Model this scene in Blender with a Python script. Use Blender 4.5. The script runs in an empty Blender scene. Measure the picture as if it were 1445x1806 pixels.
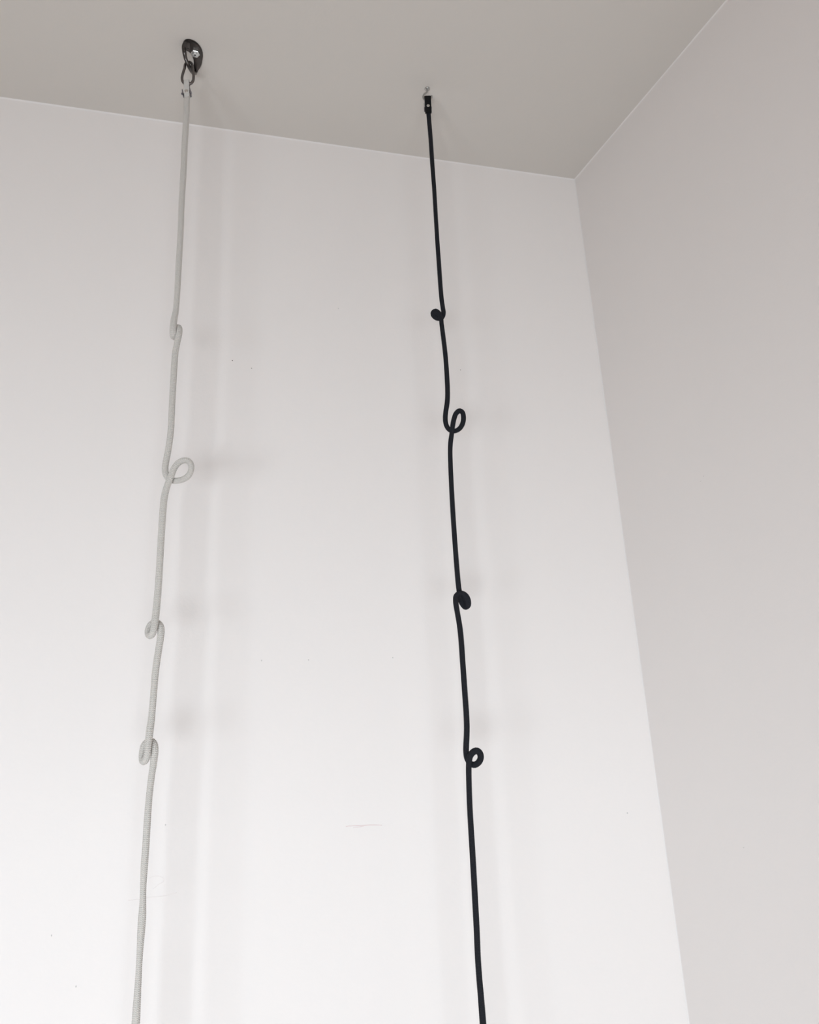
import bpy, bmesh, math
import numpy as np
from mathutils import Matrix, Vector

C = bpy.context.scene.collection
scene = bpy.context.scene

# ------------------------------------------------------------------ camera
FPX, CX, CY = 1447.0, 722.5, 903.0          # focal length and centre in pixels of the 1445x1806 frame
CAM = np.array([0.0, 0.0, 1.5])
CEIL = 3.05                                  # ceiling height
up = np.array([-240.0, 4500.0, FPX]); up /= np.linalg.norm(up)
fw = np.array([0, 0, 1.0]); Yv = fw - fw @ up * up; Yv /= np.linalg.norm(Yv)
Xv = np.array([1.0, 0, 0]); Xv = Xv - Xv @ up * up - Xv @ Yv * Yv; Xv /= np.linalg.norm(Xv)
R = np.array([Xv, Yv, up])                   # camera (right, up, forward) -> world
cam_data = bpy.data.cameras.new('camera')
cam_data.sensor_fit = 'VERTICAL'; cam_data.sensor_height = 36.0
cam_data.lens = FPX / 1806.0 * 36.0
cam_data.clip_start = 0.02
cam = bpy.data.objects.new('camera', cam_data); C.objects.link(cam)
M = Matrix.Identity(4)
for i in range(3):
    M[i][0], M[i][1], M[i][2], M[i][3] = R[i][0], R[i][1], -R[i][2], CAM[i]
cam.matrix_world = M
scene.camera = cam

# ------------------------------------------------------------------ light and exposure
scene.view_settings.view_transform = 'Standard'
scene.view_settings.look = 'None'
scene.view_settings.gamma = 1.0
scene.view_settings.use_curve_mapping = False
scene.view_settings.exposure = 0.0

world = bpy.data.worlds.new('daylight'); scene.world = world
world.use_nodes = True
world.node_tree.nodes['Background'].inputs[0].default_value = (0.62, 0.74, 0.95, 1)
world.node_tree.nodes['Background'].inputs[1].default_value = 1.0

ROOM_FRONT, ROOM_LEFT = -1.6, -3.6           # wall behind the camera, wall on the left
REVEAL = 0.45  # unseen openings set deep to cut light going sideways and up
ADDED_WINDOWS = [(-2.00, -1.05, 0.08, 1.05, 0.44), (-0.88, 0.07, 0.08, 1.05, 0.70),
           (0.24, 1.19, 0.08, 1.05, 0.34)]     # x0, x1, z0, z1, lamp strength; unseen windows added to light the room
for (x0, x1, z0, z1, k) in ADDED_WINDOWS:
    l = bpy.data.lights.new('window_daylight', 'AREA'); l.shape = 'RECTANGLE'  # added area lamp in each invented opening
    l.size = x1 - x0 - 0.10; l.size_y = z1 - z0 - 0.10
    l.energy = 138 * k * l.size * l.size_y
    l.color = (0.845, 0.935, 1.0)
    o = bpy.data.objects.new('window_daylight', l); C.objects.link(o)
    o.location = ((x0 + x1) / 2, ROOM_FRONT - REVEAL, (z0 + z1) / 2)
    o.rotation_euler = (math.radians(90), 0, 0)          # -Z of the lamp looks into the room (+Y)

# ------------------------------------------------------------------ helpers
def ray(u, v):
    return R @ np.array([u - CX, -(v - CY), FPX])
def at_depth(u, v, y):
    """point seen at (u, v) lying in the upright plane Y = y"""
    r = ray(u, v); return CAM + r * (y / r[1])
def under_ceiling(u, v, h=0.0):
    """point seen at (u, v) lying h metres below the ceiling"""
    r = ray(u, v); return CAM + r * ((CEIL - h - CAM[2]) / r[2])

def mat(name, col, rough=0.6, metal=0.0, spec=0.5, noise=None, bump=None, coat=0.0):
    m = bpy.data.materials.new(name); m.use_nodes = True
    nt = m.node_tree; b = nt.nodes['Principled BSDF']
    b.inputs['Base Color'].default_value = (*col, 1)
    b.inputs['Roughness'].default_value = rough
    b.inputs['Metallic'].default_value = metal
    b.inputs['Specular IOR Level'].default_value = spec
    b.inputs['Coat Weight'].default_value = coat
    tc = nt.nodes.new('ShaderNodeTexCoord')
    if noise:
        scale, amt = noise
        n = nt.nodes.new('ShaderNodeTexNoise'); n.inputs['Scale'].default_value = scale
        n.inputs['Detail'].default_value = 6
        nt.links.new(tc.outputs['Object'], n.inputs['Vector'])
        r = nt.nodes.new('ShaderNodeMapRange')
        r.inputs['From Min'].default_value = 0.3; r.inputs['From Max'].default_value = 0.7
        r.inputs['To Min'].default_value = 1 - amt; r.inputs['To Max'].default_value = 1 + amt
        nt.links.new(n.outputs['Fac'], r.inputs['Value'])
        h = nt.nodes.new('ShaderNodeVectorMath'); h.operation = 'SCALE'
        h.inputs[0].default_value = col
        nt.links.new(r.outputs['Result'], h.inputs['Scale'])
        nt.links.new(h.outputs['Vector'], b.inputs['Base Color'])
    if bump:
        scale, dist = bump
        n = nt.nodes.new('ShaderNodeTexNoise'); n.inputs['Scale'].default_value = scale
        n.inputs['Detail'].default_value = 4
        nt.links.new(tc.outputs['Object'], n.inputs['Vector'])
        bp = nt.nodes.new('ShaderNodeBump'); bp.inputs['Distance'].default_value = dist
        bp.inputs['Strength'].default_value = 0.6
        nt.links.new(n.outputs['Fac'], bp.inputs['Height'])
        nt.links.new(bp.outputs['Normal'], b.inputs['Normal'])
    return m

def obj(name, me, m, parent=None, smooth=True, kind=None, label=None, cat=None, group=None):
    if isinstance(me, bmesh.types.BMesh):
        bm = me; me = bpy.data.meshes.new(name)
        bmesh.ops.recalc_face_normals(bm, faces=bm.faces[:])
        bm.to_mesh(me); bm.free()
    me.materials.clear(); me.materials.append(m)
    me.polygons.foreach_set('use_smooth', [smooth] * len(me.polygons))
    o = bpy.data.objects.new(name, me); C.objects.link(o)
    if parent: 
        o.parent = parent
        o.matrix_parent_inverse = Matrix.Translation(-Vector(parent.location))
    if kind: o['kind'] = kind
    if label: o['label'] = label
    if cat: o['category'] = cat
    if group: o['group'] = group
    return o

def empty(name, loc, label, cat):
    o = bpy.data.objects.new(name, None); C.objects.link(o)
    o.location = Vector([float(c) for c in loc]); o.empty_display_size = 0.03
    o['label'] = label; o['category'] = cat
    return o

def add_box(bm, lo, hi):
    r = bmesh.ops.create_cube(bm, size=1.0)
    lo, hi = Vector(lo), Vector(hi)
    for v in r['verts']:
        v.co = Vector([(lo[i] + hi[i]) / 2 + v.co[i] * (hi[i] - lo[i]) for i in range(3)])
    return r['verts']

def add_prism(bm, pts, n, depth):
    """polygon pts (3D, planar) pushed along n by depth"""
    n = Vector(n)
    a = [bm.verts.new(Vector(p)) for p in pts]
    b = [bm.verts.new(Vector(p) + n * depth) for p in pts]
    bm.faces.new(a); bm.faces.new(b[::-1])
    k = len(pts)
    for i in range(k):
        bm.faces.new((a[i], b[i], b[(i + 1) % k], a[(i + 1) % k]))

def spline(P, step, closed=False):
    """smooth curve through the rows of P (all columns interpolated), resampled evenly"""
    P = np.asarray(P, float)
    if closed: P = np.vstack([P[-2:], P, P[:3]])
    d = np.linalg.norm(np.diff(P[:, :3], axis=0), axis=1) ** 0.5
    t = np.concatenate([[0], np.cumsum(d)])
    m = np.zeros_like(P)
    for i in range(1, len(P) - 1):
        h0, h1 = t[i] - t[i-1], t[i+1] - t[i]
        m[i] = ((P[i] - P[i-1]) / h0 * h1 + (P[i+1] - P[i]) / h1 * h0) / (h0 + h1)
    m[0] = (P[1] - P[0]) / (t[1] - t[0]); m[-1] = (P[-1] - P[-2]) / (t[-1] - t[-2])
    out = []
    rng = range(2, len(P) - 3) if closed else range(len(P) - 1)
    for i in rng:
        h = t[i+1] - t[i]
        s = np.linspace(0, 1, 60, endpoint=False)[:, None]
        out.append((2*s**3-3*s**2+1)*P[i] + (s**3-2*s**2+s)*h*m[i] + (-2*s**3+3*s**2)*P[i+1] + (s**3-s**2)*h*m[i+1])
    Q = np.vstack(out + [P[len(P)-3:len(P)-2] if closed else P[-1:]])
    L = np.concatenate([[0], np.cumsum(np.linalg.norm(np.diff(Q[:, :3], axis=0), axis=1))])
    n = max(8, int(L[-1] / step))
    S = np.linspace(0, L[-1], n + 1)
    if closed: S = S[:-1]
    return np.stack([np.interp(S, L, Q[:, k]) for k in range(P.shape[1])], 1), S

def frames(P, closed=False):
    T = np.gradient(P, axis=0) if not closed else (np.roll(P, -1, 0) - np.roll(P, 1, 0))
    T /= np.linalg.norm(T, axis=1)[:, None]
    N = np.zeros_like(T)
    a = np.array([1.0, 0, 0]) if abs(T[0][0]) < 0.9 else np.array([0, 1.0, 0])
    n = a - a @ T[0] * T[0]; N[0] = n / np.linalg.norm(n)
    for i in range(1, len(P)):
        n = N[i-1] - N[i-1] @ T[i] * T[i]; N[i] = n / np.linalg.norm(n)
    B = np.cross(T, N)
    if closed:                               # take out the closing twist
        n = N[-1] - N[-1] @ T[0] * T[0]; n /= np.linalg.norm(n)
        w = math.atan2(n @ B[0], n @ N[0]) * -np.arange(len(P)) / len(P)
        c, s = np.cos(w)[:, None], np.sin(w)[:, None]
        N, B = N * c + B * s, -N * s + B * c
    return T, N, B

def sweep(P, rw, rd, S=None, around=24, closed=False, braid=None, caps=True, side=None):
    """tube along P; rw = half width across the side axis, rd = half width along the other one"""
    T, N, B = frames(P, closed)
    n = len(P); k = around
    th = np.arange(k) / k * 2 * math.pi
    O = np.cos(th)[None, :, None] * N[:, None, :] + np.sin(th)[None, :, None] * B[:, None, :]
    if side is None:
        W = P - CAM; W /= np.linalg.norm(W, axis=1)[:, None]
    else:
        W = np.broadcast_to(np.asarray(side, float), P.shape)
    s = np.cross(T, W)
    rw = np.broadcast_to(np.asarray(rw, float), (n,)); rd = np.broadcast_to(np.asarray(rd, float), (n,))
    V = O * rd[:, None, None] + ((rw - rd)[:, None] * np.einsum('nkj,nj->nk', O, s))[:, :, None] * s[:, None, :]
    if braid is not None:
        cols, pitch, amp = braid
        x = (th / (2 * math.pi) * cols)[None, :]
        col = np.floor(x); fr = x - col
        sgn = np.where(col % 2 == 0, 1.0, -1.0)
        ph = S[:, None] / pitch + sgn * (fr - 0.5) * 0.55
        h = np.abs(np.cos(math.pi * ph)) ** 0.5 * (1 - np.abs(2 * fr - 1) ** 5 * 0.7)
        V = V + O * ((h - 0.72) * amp)[:, :, None]
    V = P[:, None, :] + V
    co = V.reshape(-1, 3)
    i = np.arange(n if closed else n - 1)[:, None]; j = np.arange(k)[None, :]
    i2 = (i + 1) % n; j2 = (j + 1) % k
    F = np.stack([i * k + j, i * k + j2, i2 * k + j2, i2 * k + j], -1).reshape(-1, 4)
    faces = F.tolist()
    if caps and not closed:
        faces.append(list(range(k))[::-1]); faces.append([(n - 1) * k + q for q in range(k)])
    me = bpy.data.meshes.new('m')
    if len(faces) > 20000:
        nq = len(F)
        me.vertices.add(len(co)); me.vertices.foreach_set('co', co.ravel())
        me.loops.add(nq * 4); me.loops.foreach_set('vertex_index', F.ravel())
        me.polygons.add(nq); me.polygons.foreach_set('loop_start', np.arange(nq) * 4)
        me.polygons.foreach_set('loop_total', np.full(nq, 4))
        me.update(calc_edges=True)
    else:
        me.from_pydata(co.tolist(), [], faces)
    me.validate(); me.update()
    return me

# ------------------------------------------------------------------ materials
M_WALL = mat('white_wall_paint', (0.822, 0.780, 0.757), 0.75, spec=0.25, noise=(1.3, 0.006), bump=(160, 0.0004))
M_GREIGE = mat('greige_wall_paint', (0.40, 0.28, 0.21), 0.8, spec=0.25, noise=(1.3, 0.006))  # invented tone for the unseen walls, picked for warm, weak bounce
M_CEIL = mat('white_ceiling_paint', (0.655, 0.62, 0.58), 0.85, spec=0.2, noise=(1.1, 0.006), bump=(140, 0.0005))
M_FILLET = mat('white_paint_bead', (0.82, 0.785, 0.765), 0.6, spec=0.3)
M_FLOOR = mat('wooden_floor', (0.15, 0.09, 0.055), 0.45, noise=(3, 0.12))  # unseen floor, dark warm tone invented to shape the bounce light
M_FRAME = mat('window_frame_paint', (0.8, 0.8, 0.79), 0.4)
M_WHITE = mat('white_braided_cord', (0.59, 0.56, 0.525), 0.8, spec=0.3, noise=(900, 0.05))
M_WSTRAP = mat('white_cord_end', (0.58, 0.565, 0.54), 0.75, spec=0.3, noise=(700, 0.05))
M_BLACK = mat('black_braided_cord', (0.006, 0.007, 0.011), 0.75, spec=0.35, noise=(900, 0.15))
M_BSTRAP = mat('black_cord_end', (0.005, 0.005, 0.006), 0.8, spec=0.2)
M_DARK = mat('dark_steel', (0.10, 0.092, 0.088), 0.36, metal=1.0, noise=(120, 0.12))
M_LINK = mat('grey_steel', (0.17, 0.155, 0.15), 0.42, metal=1.0, noise=(150, 0.08))
M_ZINC = mat('zinc_plated_steel', (0.72, 0.74, 0.74), 0.32, metal=1.0)
M_HOOK = mat('dull_zinc', (0.48, 0.48, 0.47), 0.38, metal=1.0)
M_BORE = mat('dark_thread_bore', (0.03, 0.03, 0.035), 0.6)
M_NICKEL = mat('nickel', (0.60, 0.57, 0.54), 0.28, metal=1.0)
M_CLAMP = mat('dull_clamp_metal', (0.24, 0.23, 0.26), 0.4, metal=1.0)
M_HOLE = mat('wall_hole_shadow_grey', (0.16, 0.14, 0.13), 0.9)
M_MARK = mat('red_pencil_mark', (0.78, 0.66, 0.65), 0.9)
M_FAINT = mat('faint_pink_pencil', (0.812, 0.76, 0.742), 0.9)
M_DENT = mat('grey_scuff', (0.60, 0.58, 0.57), 0.9)

# ------------------------------------------------------------------ room shell
corner = under_ceiling(1014, 317); left_pt = under_ceiling(0, 172); right_pt = under_ceiling(1283, 0)
bd = (left_pt - corner)[:2]; bd /= np.linalg.norm(bd)       # along the back wall, leftwards
rdv = (right_pt - corner)[:2]; rdv /= np.linalg.norm(rdv)   # along the right wall, towards the camera
c2 = corner[:2]
bl = c2 + bd * ((ROOM_LEFT - c2[0]) / bd[0])                # back wall meets left wall
fr = c2 + rdv * ((ROOM_FRONT - c2[1]) / rdv[1])             # right wall meets front wall
TH = 0.15
def wall(name, a, b, outward, m=M_WALL):
    o = np.array(outward) * TH
    bm = bmesh.new()
    pts = [(a[0], a[1], 0), (b[0], b[1], 0), (b[0] + o[0], b[1] + o[1], 0), (a[0] + o[0], a[1] + o[1], 0)]
    add_prism(bm, pts, (0, 0, 1), CEIL)
    return obj(name, bm, m, smooth=False, kind='structure')
n_back = np.array([bd[1], -bd[0]]); n_back = n_back if n_back[1] > 0 else -n_back
n_right = np.array([rdv[1], -rdv[0]]); n_right = n_right if n_right[0] > 0 else -n_right
wall_back = wall('wall_back', bl, c2, n_back)
wall('wall_right', c2, fr, n_right)
wall('wall_left', np.array([ROOM_LEFT, ROOM_FRONT]), bl, (-1, 0), M_GREIGE)
bm = bmesh.new()                                            # wall behind the camera with openings for the added lights
FT = REVEAL + 0.12
xs = [ROOM_LEFT] + [x for w in ADDED_WINDOWS for x in w[:2]] + [fr[0]]
for x0, x1 in zip(xs[0::2], xs[1::2]):
    add_box(bm, (x0, ROOM_FRONT - FT, 0), (x1, ROOM_FRONT, CEIL))
for (x0, x1, z0, z1, k) in ADDED_WINDOWS:
    add_box(bm, (x0, ROOM_FRONT - FT, 0), (x1, ROOM_FRONT, z0))
    add_box(bm, (x0, ROOM_FRONT - FT, z1), (x1, ROOM_FRONT, CEIL))
obj('wall_front', bm, M_GREIGE, smooth=False, kind='structure')
foot = [(ROOM_LEFT - TH, ROOM_FRONT - FT), (fr[0] + TH, ROOM_FRONT - FT), (c2[0] + TH * 1.2, c2[1] + TH), (bl[0] - TH, bl[1] + TH)]
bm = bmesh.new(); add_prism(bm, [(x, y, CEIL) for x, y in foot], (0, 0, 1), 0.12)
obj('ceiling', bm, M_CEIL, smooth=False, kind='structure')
bm = bmesh.new(); add_prism(bm, [(x, y, -0.1) for x, y in foot], (0, 0, 1), 0.1)
obj('floor', bm, M_FLOOR, smooth=False, kind='structure')
for i, (x0, x1, z0, z1, k) in enumerate(ADDED_WINDOWS):  # frames and panes invented around the added lamps, out of view
    bm = bmesh.new(); yo = ROOM_FRONT - REVEAL - 0.07; t = 0.05
    add_box(bm, (x0, yo, z0), (x0 + t, yo + 0.05, z1)); add_box(bm, (x1 - t, yo, z0), (x1, yo + 0.05, z1))
    add_box(bm, (x0 + t, yo, z0), (x1 - t, yo + 0.05, z0 + t)); add_box(bm, (x0 + t, yo, z1 - t), (x1 - t, yo + 0.05, z1))
    f = obj('window_%d' % (i + 1), bm, M_FRAME, smooth=False, kind='structure')
    g = bpy.data.materials.new('window_glass'); g.use_nodes = True
    gb = g.node_tree.nodes['Principled BSDF']
    gb.inputs['Transmission Weight'].default_value = 1.0; gb.inputs['Roughness'].default_value = 0.0
    bm = bmesh.new(); add_box(bm, (x0 + t, yo + 0.02, z0 + t), (x1 - t, yo + 0.026, z1 - t))
    obj('pane', bm, g, parent=f, smooth=False)

# thin fillets added to catch a bright line in the joints between walls and ceiling
def edge_fillet(name, a, b, n1, n2, r=0.003, wob=0.0006, seed=0):
    """concave fillet between two faces with inward normals n1, n2 along a-b"""
    rs = np.random.RandomState(seed)
    n = 80; P = [np.array(a) + (np.array(b) - np.array(a)) * i / n for i in range(n + 1)]
    n1, n2 = np.array(n1, float), np.array(n2, float)
    bm = bmesh.new(); rings = []
    w = np.convolve(rs.randn(n + 9), np.ones(9) / 9, 'valid') * wob
    for p, dw in zip(P, w):
        q = r + dw
        ring = [p - (n1 + n2) * 0.002] + [p + n1 * q + n2 * 0.0002]
        for k in range(1, 6):
            t = k / 6 * math.pi / 2
            ring.append(p + n1 * q * (1 - math.sin(t)) + n2 * q * (1 - math.cos(t)))
        ring.append(p + n2 * q + n1 * 0.0002)
        rings.append([bm.verts.new(Vector(v)) for v in ring])
    k = len(rings[0])
    for i in range(n):
        for j in range(k):
            bm.faces.new((rings[i][j], rings[i][(j+1) % k], rings[i+1][(j+1) % k], rings[i+1][j]))
    return obj(name, bm, M_FILLET, kind='structure')
ib = np.array([-n_back[0], -n_back[1], 0]); ir = np.array([-n_right[0], -n_right[1], 0]); dn = np.array([0, 0, -1.0])
c3 = np.array([c2[0], c2[1], CEIL])
edge_fillet('trim_1', (bl[0], bl[1], CEIL), c3, ib, dn, seed=1)
edge_fillet('trim_2', (fr[0], fr[1], CEIL), c3, ir, dn, seed=2, wob=0.0012)
edge_fillet('trim_3', (c2[0], c2[1], 0), c3, ib, ir, seed=3)

# small marks on the back wall: nail holes, chips and faint red pencil strokes
def on_back(u, v, off=0.0):
    r = ray(u, v); n = np.array([n_back[0], n_back[1], 0])
    return CAM + r * (((c3 - CAM) @ n - off) / (r @ n))
def on_right(u, v, off=0.0):
    r = ray(u, v); n = np.array([n_right[0], n_right[1], 0])
    return CAM + r * (((c3 - CAM) @ n - off) / (r @ n))
def speck(name, p, n, r, m, parent, th=0.0006, squash=1.0):
    bm = bmesh.new(); n = Vector([float(c) for c in n]).normalized()
    s = Vector((0, 0, 1)).cross(n).normalized(); t = Vector((0, 0, 1))
    ring0 = []; ring1 = []
    for k in range(10):
        a = k / 10 * 2 * math.pi; w = 1 + 0.18 * math.sin(3 * a + r * 4000)
        d = s * math.cos(a) * r * w + t * math.sin(a) * r * w * squash
        ring0.append(bm.verts.new(Vector(p) + d - n * 0.0005)); ring1.append(bm.verts.new(Vector(p) + d * 0.7 + n * th))
    for k in range(10):
        bm.faces.new((ring0[k], ring0[(k+1) % 10], ring1[(k+1) % 10], ring1[k]))
    bm.faces.new(ring1); bm.faces.new(ring0[::-1])
    return obj(name, bm, m, parent=parent)
for (u, v, r, m) in ((410, 636, 0.0017, M_HOLE), (443.8, 649.5, 0.0013, M_HOLE), (812.5, 652.5, 0.0013, M_HOLE)):
    speck('nail_hole', on_back(u, v), ib, r, m, wall_back)
for (u, v) in ((461.5, 1165), (544.5, 1164), (693, 1160), (1107, 1434), (134, 1740), (91, 1650), (292, 1455), (597, 544)):
    speck('paint_chip', on_back(u, v), ib, 0.0013, M_DENT, wall_back, squash=1.5)
def stroke(name, uv, rad, m=M_MARK):
    P = np.array([on_back(u, v, 0.0) for u, v in uv])
    Q, S = spline(P, 0.004)
    w = rad * (0.55 + 0.45 * np.sin(np.linspace(0.15, 3.0, len(Q))))
    o = obj(name, sweep(Q, w, 0.00025, around=8, side=(n_back[0], n_back[1], 0)), m, parent=wall_back)
    return o
stroke('pencil_mark', [(610, 1457.5), (622, 1456.5), (638, 1456), (656, 1455), (674, 1455.5)], 0.0009)
stroke('pencil_mark', [(623, 1459), (633, 1458.5), (642, 1457)], 0.0006)
stroke('pencil_mark', [(226, 1588), (238, 1587), (262, 1583), (290, 1580), (312, 1574)], 0.0006, M_FAINT)
stroke('pencil_mark', [(262, 1549), (274, 1545), (286, 1547), (290, 1553), (280, 1560), (270, 1568)], 0.0006, M_FAINT)
wall_right = bpy.data.objects['wall_right']
for (u, v) in ((1241, 840), (1236, 849), (1312, 1495)):
    speck('paint_chip', on_right(u, v), ir, 0.0013, M_DENT, wall_right, squash=0.6)

# ------------------------------------------------------------------ bolt hanger on the ceiling (left)
yW = at_depth(331, 112, 1.0)
YW = float(under_ceiling(331, 112, 0.034)[1])               # the white rope hangs in the plane Y = YW
hanger = empty('bolt_hanger', under_ceiling(344.5, 96), 'dark steel climbing bolt hanger with a hexagonal nut fixed to the ceiling', 'bolt hanger')
outline = [(322.5, 75), (325, 70.5), (330, 68.3), (337, 69), (345, 72.5), (352, 79), (356.5, 87), (358.3, 96), (357, 106), (354.5, 116),
           (350, 122), (347, 129), (344.5, 131.2), (342, 129.5), (341.3, 123), (341.5, 115), (342.3, 108), (341, 101), (337.5, 94.5), (333.5, 89.5), (329, 88), (325, 84)]
def smooth_loop(pts, n=3):
    P = np.array(pts, float)
    for _ in range(n):
        Q = np.roll(P, -1, 0); P = np.stack([P * .75 + Q * .25, P * .25 + Q * .75], 1).reshape(-1, 2)
    return P
sl = smooth_loop(outline, 2)
bm = bmesh.new()
add_prism(bm, [under_ceiling(u, v, 0.0) for u, v in sl], (0, 0, -1), 0.004)
bmesh.ops.recalc_face_normals(bm, faces=bm.faces[:])
bottom = [e for e in bm.edges if all(v.co.z < CEIL - 0.003 for v in e.verts)]
bmesh.ops.bevel(bm, geom=bottom, offset=0.0012, segments=2, affect='EDGES')
obj('plate', bm, M_DARK, parent=hanger, smooth=False)
def arm_pt(u, v, y): return at_depth(u, v, y)
arm = [list(under_ceiling(334, 79, 0.004)) + [0.0110], list(under_ceiling(328, 79, 0.007)) + [0.0075], list(under_ceiling(324.6, 84, 0.013)) + [0.0052],
       list(arm_pt(325.5, 93, YW - 0.020)) + [0.0046], list(arm_pt(327.8, 104, YW - 0.011)) + [0.0040],
       list(arm_pt(331.5, 113, YW - 0.004)) + [0.0040], list(arm_pt(335.5, 121, YW + 0.006)) + [0.0044],
       list(arm_pt(340, 128, YW + 0.030)) + [0.0042], list(under_ceiling(344.3, 129, 0.004)) + [0.0030]]
Q, S = spline(arm, 0.001)
obj('eye', sweep(Q[:, :3], Q[:, 3], 0.0042, around=24), M_DARK, parent=hanger)
def hexnut(c, r, h, bore, rot):
    bm = bmesh.new()
    prof = []
    for z, q in ((0, 1.0), (-h * 0.8, 1.0), (-h, 0.88)):
        prof.append([bm.verts.new(Vector((c[0] + r * q * math.cos(rot + k * math.pi / 3), c[1] + r * q * math.sin(rot + k * math.pi / 3), c[2] + z))) for k in range(6)])
    for a, b in zip(prof, prof[1:]):
        for k in range(6): bm.faces.new((a[k], a[(k+1) % 6], b[(k+1) % 6], b[k]))
    bm.faces.new(prof[0]); bm.faces.new(prof[-1][::-1])
    return bm
nc = under_ceiling(344.5, 92.6, 0.004)
nut = obj('nut', hexnut(nc, 0.0102, 0.0055, 0.004, 0.35), M_ZINC, parent=hanger, smooth=False)
def disc(c, axis, r, h, seg=24, bev=0.25):
    """low cylinder from c along axis with a rounded rim"""
    a = Vector([float(x) for x in axis]).normalized(); u = a.orthogonal().normalized(); w = a.cross(u)
    bm = bmesh.new(); rings = []
    for z, q in ((0, 1.0), (h * (1 - bev), 1.0), (h * (1 - bev * 0.3), 1 - bev * 0.35), (h, 1 - bev)):
        rings.append([bm.verts.new(Vector(c) + a * z + (u * math.cos(t) + w * math.sin(t)) * r * q) for t in [k / seg * 2 * math.pi for k in range(seg)]])
    for p, q in zip(rings, rings[1:]):
        for k in range(seg): bm.faces.new((p[k], p[(k+1) % seg], q[(k+1) % seg], q[k]))
    bm.faces.new(rings[0][::-1]); bm.faces.new(rings[-1])
    return bm
obj('bolt', disc(nc + np.array([0, 0, -0.0050]), (0, 0, -1), 0.0048, 0.0030), M_ZINC, parent=hanger)
obj('bolt_socket', disc(nc + np.array([0, 0, -0.0078]), (0, 0, -1), 0.0018, 0.0004), M_BORE, parent=hanger)

# ------------------------------------------------------------------ pear-shaped link hooked into the hanger
lk = [(331.5, 148.5), (325, 147), (321.6, 142), (321.2, 136), (323.2, 128), (325.6, 120.5), (326.8, 114), (330, 110.3), (334.5, 109.6), (338.3, 112.6),
      (339.8, 119), (341, 128), (341.6, 136), (340.3, 143), (336.5, 147.3)]
P = [at_depth(u, v, YW - 0.001) for u, v in lk]
Q, S = spline(P, 0.001, closed=True)
link = obj('quick_link', sweep(Q, 0.0029, 0.0029, around=20, closed=True), M_LINK, smooth=True,
           label='pear-shaped dark grey metal link hooked into the hanger above the white rope', cat='link')

# ------------------------------------------------------------------ ceiling hook (right)
YK = float(under_ceiling(754, 158, 0.004)[1])
kc = under_ceiling(754, 156.5)
hook = empty('ceiling_hook', kc, 'small zinc screw hook in the ceiling holding the black rope', 'hook')
obj('collar', disc(kc, (0, 0, -1), 0.0062, 0.0028, bev=0.5), M_HOOK, parent=hook)
hp = [list(under_ceiling(753.9, 156.8, 0.0)), list(at_depth(753.8, 160.3, YK)), list(at_depth(752.6, 163, YK)), list(at_depth(749, 166, YK)),
      list(at_depth(746.9, 170, YK)), list(at_depth(747.8, 174.5, YK)), list(at_depth(751.5, 177.5, YK)), list(at_depth(756.5, 177.5, YK)),
      list(at_depth(760.3, 174.5, YK)), list(at_depth(761.6, 171.3, YK)), list(at_depth(761.4, 169, YK))]
Q, S = spline(hp, 0.0006)
obj('hook', sweep(Q, 0.0022, 0.0022, around=16), M_HOOK, parent=hook)

# ------------------------------------------------------------------ ropes
def rope_body(name, pts, Y0, px_w, rd, braid, m, parent, loose_end):
    """pts: (u, v, metres towards the camera from the hanging plane, width in px)"""
    rows = []
    for (u, v, off, w) in pts:
        p = at_depth(u, v, Y0 - off)
        dist = (p - CAM) @ (R @ np.array([0, 0, 1.0]))
        rows.append(list(p) + [w / 2 * dist / FPX])
    last = np.array(rows[-1]); prev = np.array(rows[-2])
    z = last[2]; n = 0
    for q in loose_end: rows.append([last[0] + q[0], last[1] + q[1], q[2], q[3]])
    Q, S = spline(rows, braid[1] / 9)
    # a fused, rounded tip at the loose end
    e = np.clip((S[-1] - S) / 0.006, 0, 1); tip = np.sqrt(1 - (1 - e) ** 2) * 0.97 + 0.03
    rdv_ = np.minimum(rd, Q[:, 3] * 1.15)
    return obj(name, sweep(Q[:, :3], Q[:, 3] * tip, rdv_ * tip, S=S, around=80, braid=braid), m, parent=parent)

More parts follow.
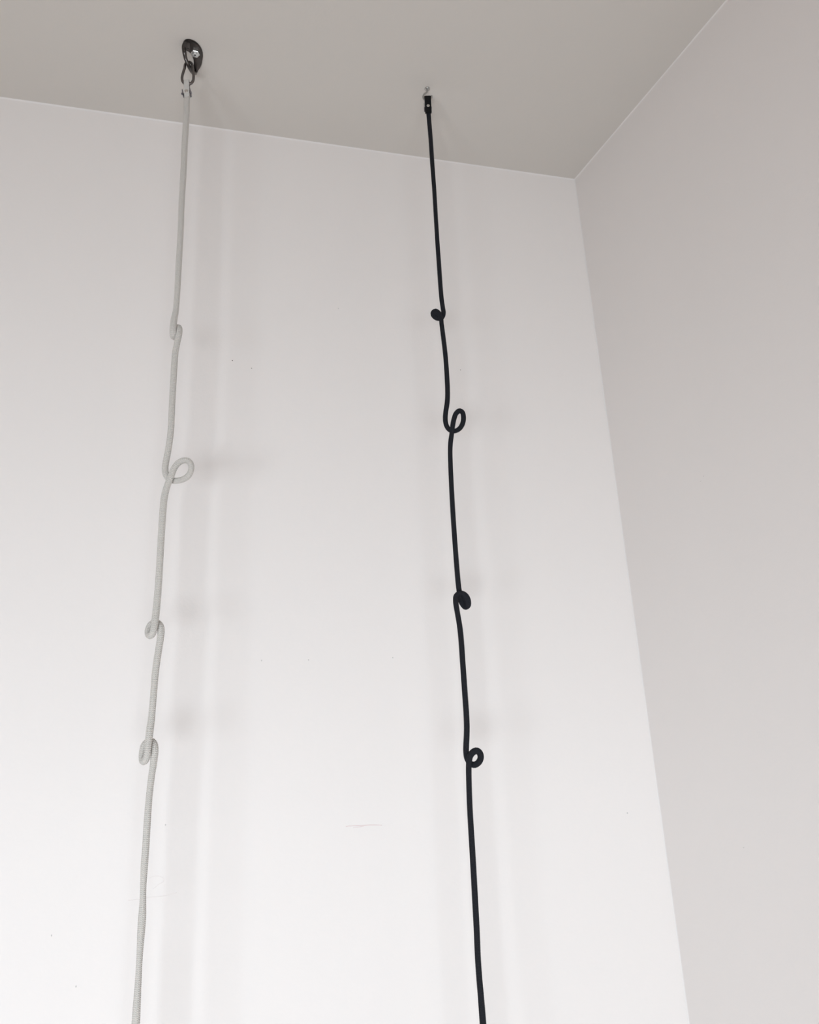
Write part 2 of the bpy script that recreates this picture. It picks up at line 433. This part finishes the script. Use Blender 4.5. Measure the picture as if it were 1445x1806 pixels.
white_pts = [
    (330.3, 160, 0.000, 7.5), (329.9, 173.5, 0.000, 9.2), (328.3, 214, 0, 10.3), (325.7, 258.6, 0, 10.3), (323.8, 303, 0, 10.1), (321.9, 336, 0, 9.5),
    (320.3, 365, 0, 9.4), (319, 404, 0, 9.5), (316.4, 448.6, 0, 9.6), (314.1, 493, 0, 9.4), (312.2, 526, 0.001, 8.9), (310, 549, 0.003, 9.0),
    # first curl: edge-on turn
    (307.4, 562, 0.007, 10.0), (305.6, 577, 0.011, 11.2), (305.4, 588, 0.010, 11.4), (306.3, 593.5, 0.003, 11), (308.5, 592.5, -0.007, 11), (311.5, 583, -0.013, 11),
    (314.2, 578, -0.006, 11), (316.0, 580.5, 0.003, 11), (315.6, 589, 0.006, 11), (313.6, 599, 0.005, 10.4), (311.7, 609, 0.003, 10.0), (309.3, 622, 0.001, 10.2),
    (306.4, 664, 0, 10.3), (303.8, 708.6, 0, 10.2), (301.8, 753, 0, 10.2), (299.6, 776, -0.001, 10.2), (296.6, 795, -0.003, 10.4), (293.5, 811, -0.005, 10.6),
    # second curl: open loop to the right
    (291.4, 826, -0.007, 10.6), (293.4, 838.5, -0.008, 10.4), (299.5, 845.5, -0.008, 10.0), (306.5, 847.6, -0.007, 9.6), (314.5, 847.6, -0.004, 9.4), (323.5, 845.2, -0.001, 9.8), (331.4, 840, 0.002, 10.0),
    (336.8, 830.5, 0.005, 9.6), (336.9, 819.5, 0.008, 9.6), (331, 812.6, 0.009, 9.6), (322.8, 812.3, 0.009, 9.8), (314, 817.3, 0.008, 10.0), (307, 826.5, 0.007, 10.4),
    (302.6, 837.2, 0.006, 10.8), (299.2, 846.5, 0.005, 10.6), (295, 857, 0.003, 10.6), (291.2, 871.3, 0.001, 11.2), (289.2, 883, 0, 11.4),
    (285.8, 926.5, 0, 11.2), (283.1, 973, 0, 11.0), (280.4, 1019.5, 0, 11.2), (277.8, 1054, 0.001, 11.5), (275.2, 1082, 0.004, 12.0),
    # third curl: narrow turn to the left
    (273.6, 1095, 0.007, 11.8), (271.6, 1108, 0.009, 11.4), (268.8, 1117.5, 0.008, 11.2), (264.8, 1120.8, 0.003, 11.2), (261.8, 1117.5, -0.003, 11.2), (262.4, 1109, -0.007, 11.2),
    (267, 1101, -0.009, 11.2), (273.5, 1098.4, -0.009, 11.4), (279.3, 1100.2, -0.007, 11.6), (283.0, 1105.5, -0.003, 12.0), (283.8, 1114, -0.001, 12.0),
    (282.5, 1129, 0, 11.4), (280.3, 1143, 0, 11.2), (274.4, 1184, 0, 11.4), (270.6, 1228.6, 0, 10.6), (266.9, 1270, 0.001, 11.4), (264.6, 1286, 0.003, 12.2),
    # fourth curl
    (262.9, 1300, 0.006, 12.0), (261.3, 1314, 0.008, 11.6), (260.2, 1328, 0.009, 11.2), (257.8, 1338.5, 0.006, 11.4), (253.4, 1342.8, 0.001, 11.2), (250.8, 1338, -0.004, 10.6), (251, 1327, -0.007, 10.6),
    (254.5, 1314.5, -0.009, 11.0), (260.5, 1308.4, -0.010, 11.2), (267, 1307.8, -0.008, 11.4), (271.8, 1313, -0.004, 11.8), (273.1, 1323, -0.001, 12.2),
    (271.8, 1338, 0, 11.6), (270.2, 1351, 0, 11.0), (267.6, 1368, 0, 10.8), (263.4, 1404, 0, 10.6), (259.9, 1448.6, 0, 11.4), (257.2, 1493, 0, 11.4), (255, 1522, 0, 11.6),
    (252.9, 1560, 0, 10.0), (252.5, 1573, 0, 9.8), (251.9, 1595, 0, 10.8), (250.7, 1618, 0, 12.8), (249.2, 1640, 0, 12.4), (246.6, 1682, 0, 10.0), (243.8, 1732, 0, 10.4),
    (241.5, 1769, 0, 12.2), (239.4, 1806, 0, 13.4)]
white_pts = [(u, v, o, w * 1.0) for u, v, o, w in white_pts]
rw = empty('white_rope', at_depth(330.5, 146, YW), 'white braided rope with four small curls hanging from the dark steel link', 'rope')
rope_body('braided_cord', white_pts, YW, 10, 0.0058, (16, 0.0030, 0.0018), M_WHITE, rw,
          [(0.000, 0, 0.97, 0.0058), (0.004, -0.002, 0.85, 0.0055), (0.002, -0.003, 0.73, 0.0055)])

black_pts = [
    (754.9, 186, 0.000, 7.0), (756.0, 200, 0.000, 8.0), (759.7, 244, 0, 7.3), (762.7, 288.6, 0, 7.4), (766, 333, 0, 7.0), (768.8, 380, 0, 6.8), (771.5, 424, 0, 7.2),
    (774.6, 468.6, 0, 7.5), (777.6, 511, 0, 7.5), (779.4, 530, -0.001, 7.7), (781.3, 543, -0.003, 7.8),
    # first curl: tight turn to the left
    (782.4, 552, -0.005, 8.0), (780.4, 558.6, -0.007, 8.6), (775.2, 560.6, -0.008, 10.5), (768.8, 558.6, -0.006, 11.0), (765.2, 553.0, -0.002, 11.6), (768, 549.4, 0.003, 11.2), (773, 551.6, 0.007, 9.6),
    (776.8, 556.3, 0.008, 8.2), (778.4, 562.5, 0.006, 7.6), (779.0, 570, 0.003, 7.6), (780.5, 582, 0.001, 7.8),
    (785.8, 626.5, 0, 8.0), (788.9, 670.7, 0, 8.4), (789.6, 698, 0, 8.6), (788.6, 712.5, -0.001, 8.7), (786.5, 726, -0.003, 8.6),
    # second curl: upright oval loop to the right
    (785.6, 738, -0.004, 8.5), (787.0, 748.5, -0.005, 8.4), (791.3, 756.4, -0.006, 8.2), (797.6, 760.2, -0.006, 8.0), (804.5, 759.6, -0.004, 8.0), (811.6, 755, 0.000, 8.4), (816.4, 746.5, 0.003, 8.6),
    (817.8, 735.5, 0.005, 8.6), (815.6, 727, 0.006, 8.4), (810.6, 724.7, 0.007, 9.0), (804.9, 729, 0.006, 8.6), (801.3, 738, 0.006, 8.6), (799.2, 747.5, 0.006, 8.6), (797.9, 757, 0.005, 8.3),
    (796.7, 767, 0.002, 8.2), (795.1, 779, 0, 8.3), (794.3, 793, 0, 8.0), (794.8, 818, 0, 8.0), (795.8, 843, 0, 8.2), (798.4, 893, 0, 8.6), (802.5, 955, 0, 8.7), (806.5, 1007, 0, 9.0),
    (808.6, 1030, -0.003, 9.2), (810.0, 1041, -0.006, 9.4),
    # third curl: round knot to the right
    (811.6, 1049, -0.009, 11.0), (813.2, 1056.5, -0.010, 11.8), (816.2, 1064.5, -0.009, 11.2), (821.0, 1070.6, -0.005, 10.0), (824.9, 1068.2, -0.001, 11.0), (825.2, 1061, 0.003, 12.0), (822.3, 1053.0, 0.006, 11.8), (816.6, 1047.6, 0.008, 10.6),
    (809.8, 1046.8, 0.009, 9.2), (804.8, 1051.6, 0.008, 9.4), (804.0, 1060, 0.006, 9.4), (805.2, 1070, 0.003, 9.4), (807.6, 1084, 0.001, 9.2),
    (810.8, 1103, 0, 9.4), (813.2, 1124, 0, 9.6), (817, 1177, 0, 9.7), (819.9, 1218.5, 0, 9.8), (823.0, 1264, 0, 10.0), (823.6, 1285, -0.001, 10.1), (823.2, 1301, -0.003, 10.2), (822.5, 1314, -0.005, 10.3),
    # fourth curl: ring to the right
    (822.4, 1325, -0.007, 10.2), (823.9, 1337, -0.008, 9.8), (829.0, 1345.8, -0.008, 9.8), (836.5, 1348.9, -0.006, 11.0), (844.0, 1345.0, -0.002, 11.2), (848.1, 1336.6, 0.002, 11.2), (846.6, 1328.4, 0.005, 11.4),
    (841.0, 1324.2, 0.008, 11.6), (834.4, 1326.8, 0.009, 11.4), (829.6, 1333.5, 0.009, 10.8), (827.7, 1342.5, 0.007, 10.4), (827.0, 1353, 0.004, 10.0), (827.1, 1369, 0.001, 9.8),
    (828.4, 1412, 0, 9.8), (829.6, 1437, 0, 9.9), (833.7, 1505, 0, 10.3), (838, 1582.5, 0, 10.5), (841.1, 1640.7, 0, 10.5), (843.2, 1690, 0, 10.4), (845.6, 1724.6, 0, 10.5), (848.6, 1759, 0, 10.9), (852.2, 1806, 0, 11.6)]
rk = empty('black_rope', at_depth(755, 175, YK), 'black braided rope with four small curls hanging from the ceiling hook', 'rope')
rope_body('braided_cord', black_pts, YK, 8, 0.0048, (16, 0.0024, 0.0008), M_BLACK, rk,
          [(0.000, 0, 0.97, 0.0048), (-0.003, -0.002, 0.85, 0.0046), (0.000, -0.003, 0.73, 0.0046)])

# folded cord ends: a flat band that passes over the link / hook, riveted and held by a small metal clamp
def cord_end(parent, Y0, top, bot, w, ring_r, m, rivet, rivet_r, clamp, band=0.0011, lips=(-1, 1)):
    (ut, vt), (ub, vb) = top, bot
    a = at_depth(ub, vb, Y0); b = at_depth(ut, vt, Y0)
    d = b - a; L = np.linalg.norm(d); d /= L
    back = np.array([0, 1.0, 0]); back -= back @ d * d; back /= np.linalg.norm(back)
    g = 0.0052; rr = ring_r + band
    P = [a - back * g, a + d * L * 0.45 - back * g]
    for k in range(0, 9):
        t = k / 8 * math.pi
        P.append(b - d * rr + d * rr * math.sin(t) - back * rr * math.cos(t))
    P += [a + d * L * 0.5 + back * g, a + d * L * 0.14 + back * g]
    Q, S = spline(P, 0.0007)
    # flat band: thin along its own normal, w wide sideways
    T, _, _ = frames(Q)
    sx = np.cross(d, back); sx /= np.linalg.norm(sx)
    bm = bmesh.new(); rings = []
    for p, t in zip(Q, T):
        nn = np.cross(sx, t); nn /= np.linalg.norm(nn)
        ring = []
        for k in range(16):
            th = k / 16 * 2 * math.pi
            c_, s_ = math.cos(th), math.sin(th)
            ring.append(bm.verts.new(Vector(p + sx * w / 2 * math.copysign(abs(c_) ** 0.35, c_) + nn * band * math.copysign(abs(s_) ** 0.7, s_))))
        rings.append(ring)
    for p, q in zip(rings, rings[1:]):
        for k in range(16): bm.faces.new((p[k], p[(k+1) % 16], q[(k+1) % 16], q[k]))
    bm.faces.new(rings[0][::-1]); bm.faces.new(rings[-1])
    obj('folded_end', bm, m, parent=parent)
    # rivet head on the front and its shank through both layers
    rp = at_depth(rivet[0], rivet[1], Y0) - back * (g + band * 0.6)
    obj('rivet', disc(rp + back * 0.010, -back, rivet_r * 0.5, 0.0095, bev=0.05), M_NICKEL, parent=parent).name = 'rivet_shank'
    r_ = obj('rivet', disc(rp, -back, rivet_r, 0.0016, bev=0.45), M_NICKEL, parent=parent); r_['label'] = 'shiny round rivet head'
    # clamp: a U-shaped strip behind the band with its ends bent forward at both sides
    (u0, u1, v0, v1) = clamp
    bm = bmesh.new()
    q0 = at_depth(u0, (v0 + v1) / 2, Y0); q1 = at_depth(u1, (v0 + v1) / 2, Y0)
    mid = (q0 + q1) / 2; hw = np.linalg.norm(q1 - q0) / 2
    hh = np.linalg.norm(at_depth(u0, v0, Y0) - at_depth(u0, v1, Y0)) / 2
    th = 0.0009
    yb = g + band + 0.0016
    for (x0, x1, y0, y1) in ((-hw, hw, yb, yb + th), (-hw, -hw + th, -0.004, yb), (hw - th, hw, -0.004, yb)):
        pts = []
        for (x, y) in ((x0, y0), (x1, y0), (x1, y1), (x0, y1)):
            pts.append(mid + sx * x + back * y - d * hh)
        add_prism(bm, pts, d, 2 * hh)
    for s in lips:                                           # small turned-out lips at the lower corners
        xa, xb = (s * hw, s * (hw + 0.0022))
        pts = [mid + sx * x + back * y - d * hh for (x, y) in ((xa, -0.004), (xb, -0.004), (xb, 0.0005), (xa, 0.0005))]
        add_prism(bm, pts, d, 0.0016)
    bmesh.ops.remove_doubles(bm, verts=bm.verts[:], dist=1e-6)
    c_ = obj('clamp', bm, M_CLAMP, parent=parent, smooth=False); c_['label'] = 'small grey metal clamp'

cord_end(rw, YW, (329.6, 142.5), (330.7, 173.5), 0.0116, 0.0029, M_WSTRAP, (330.3, 164.3), 0.0040, (321.8, 336.4, 158.5, 166.5))
cord_end(rk, YK, (754.3, 170.3), (756.1, 201.5), 0.0150, 0.0022, M_BSTRAP, (755.4, 190), 0.0038, (748.0, 760.0, 184, 192), lips=(-1,))
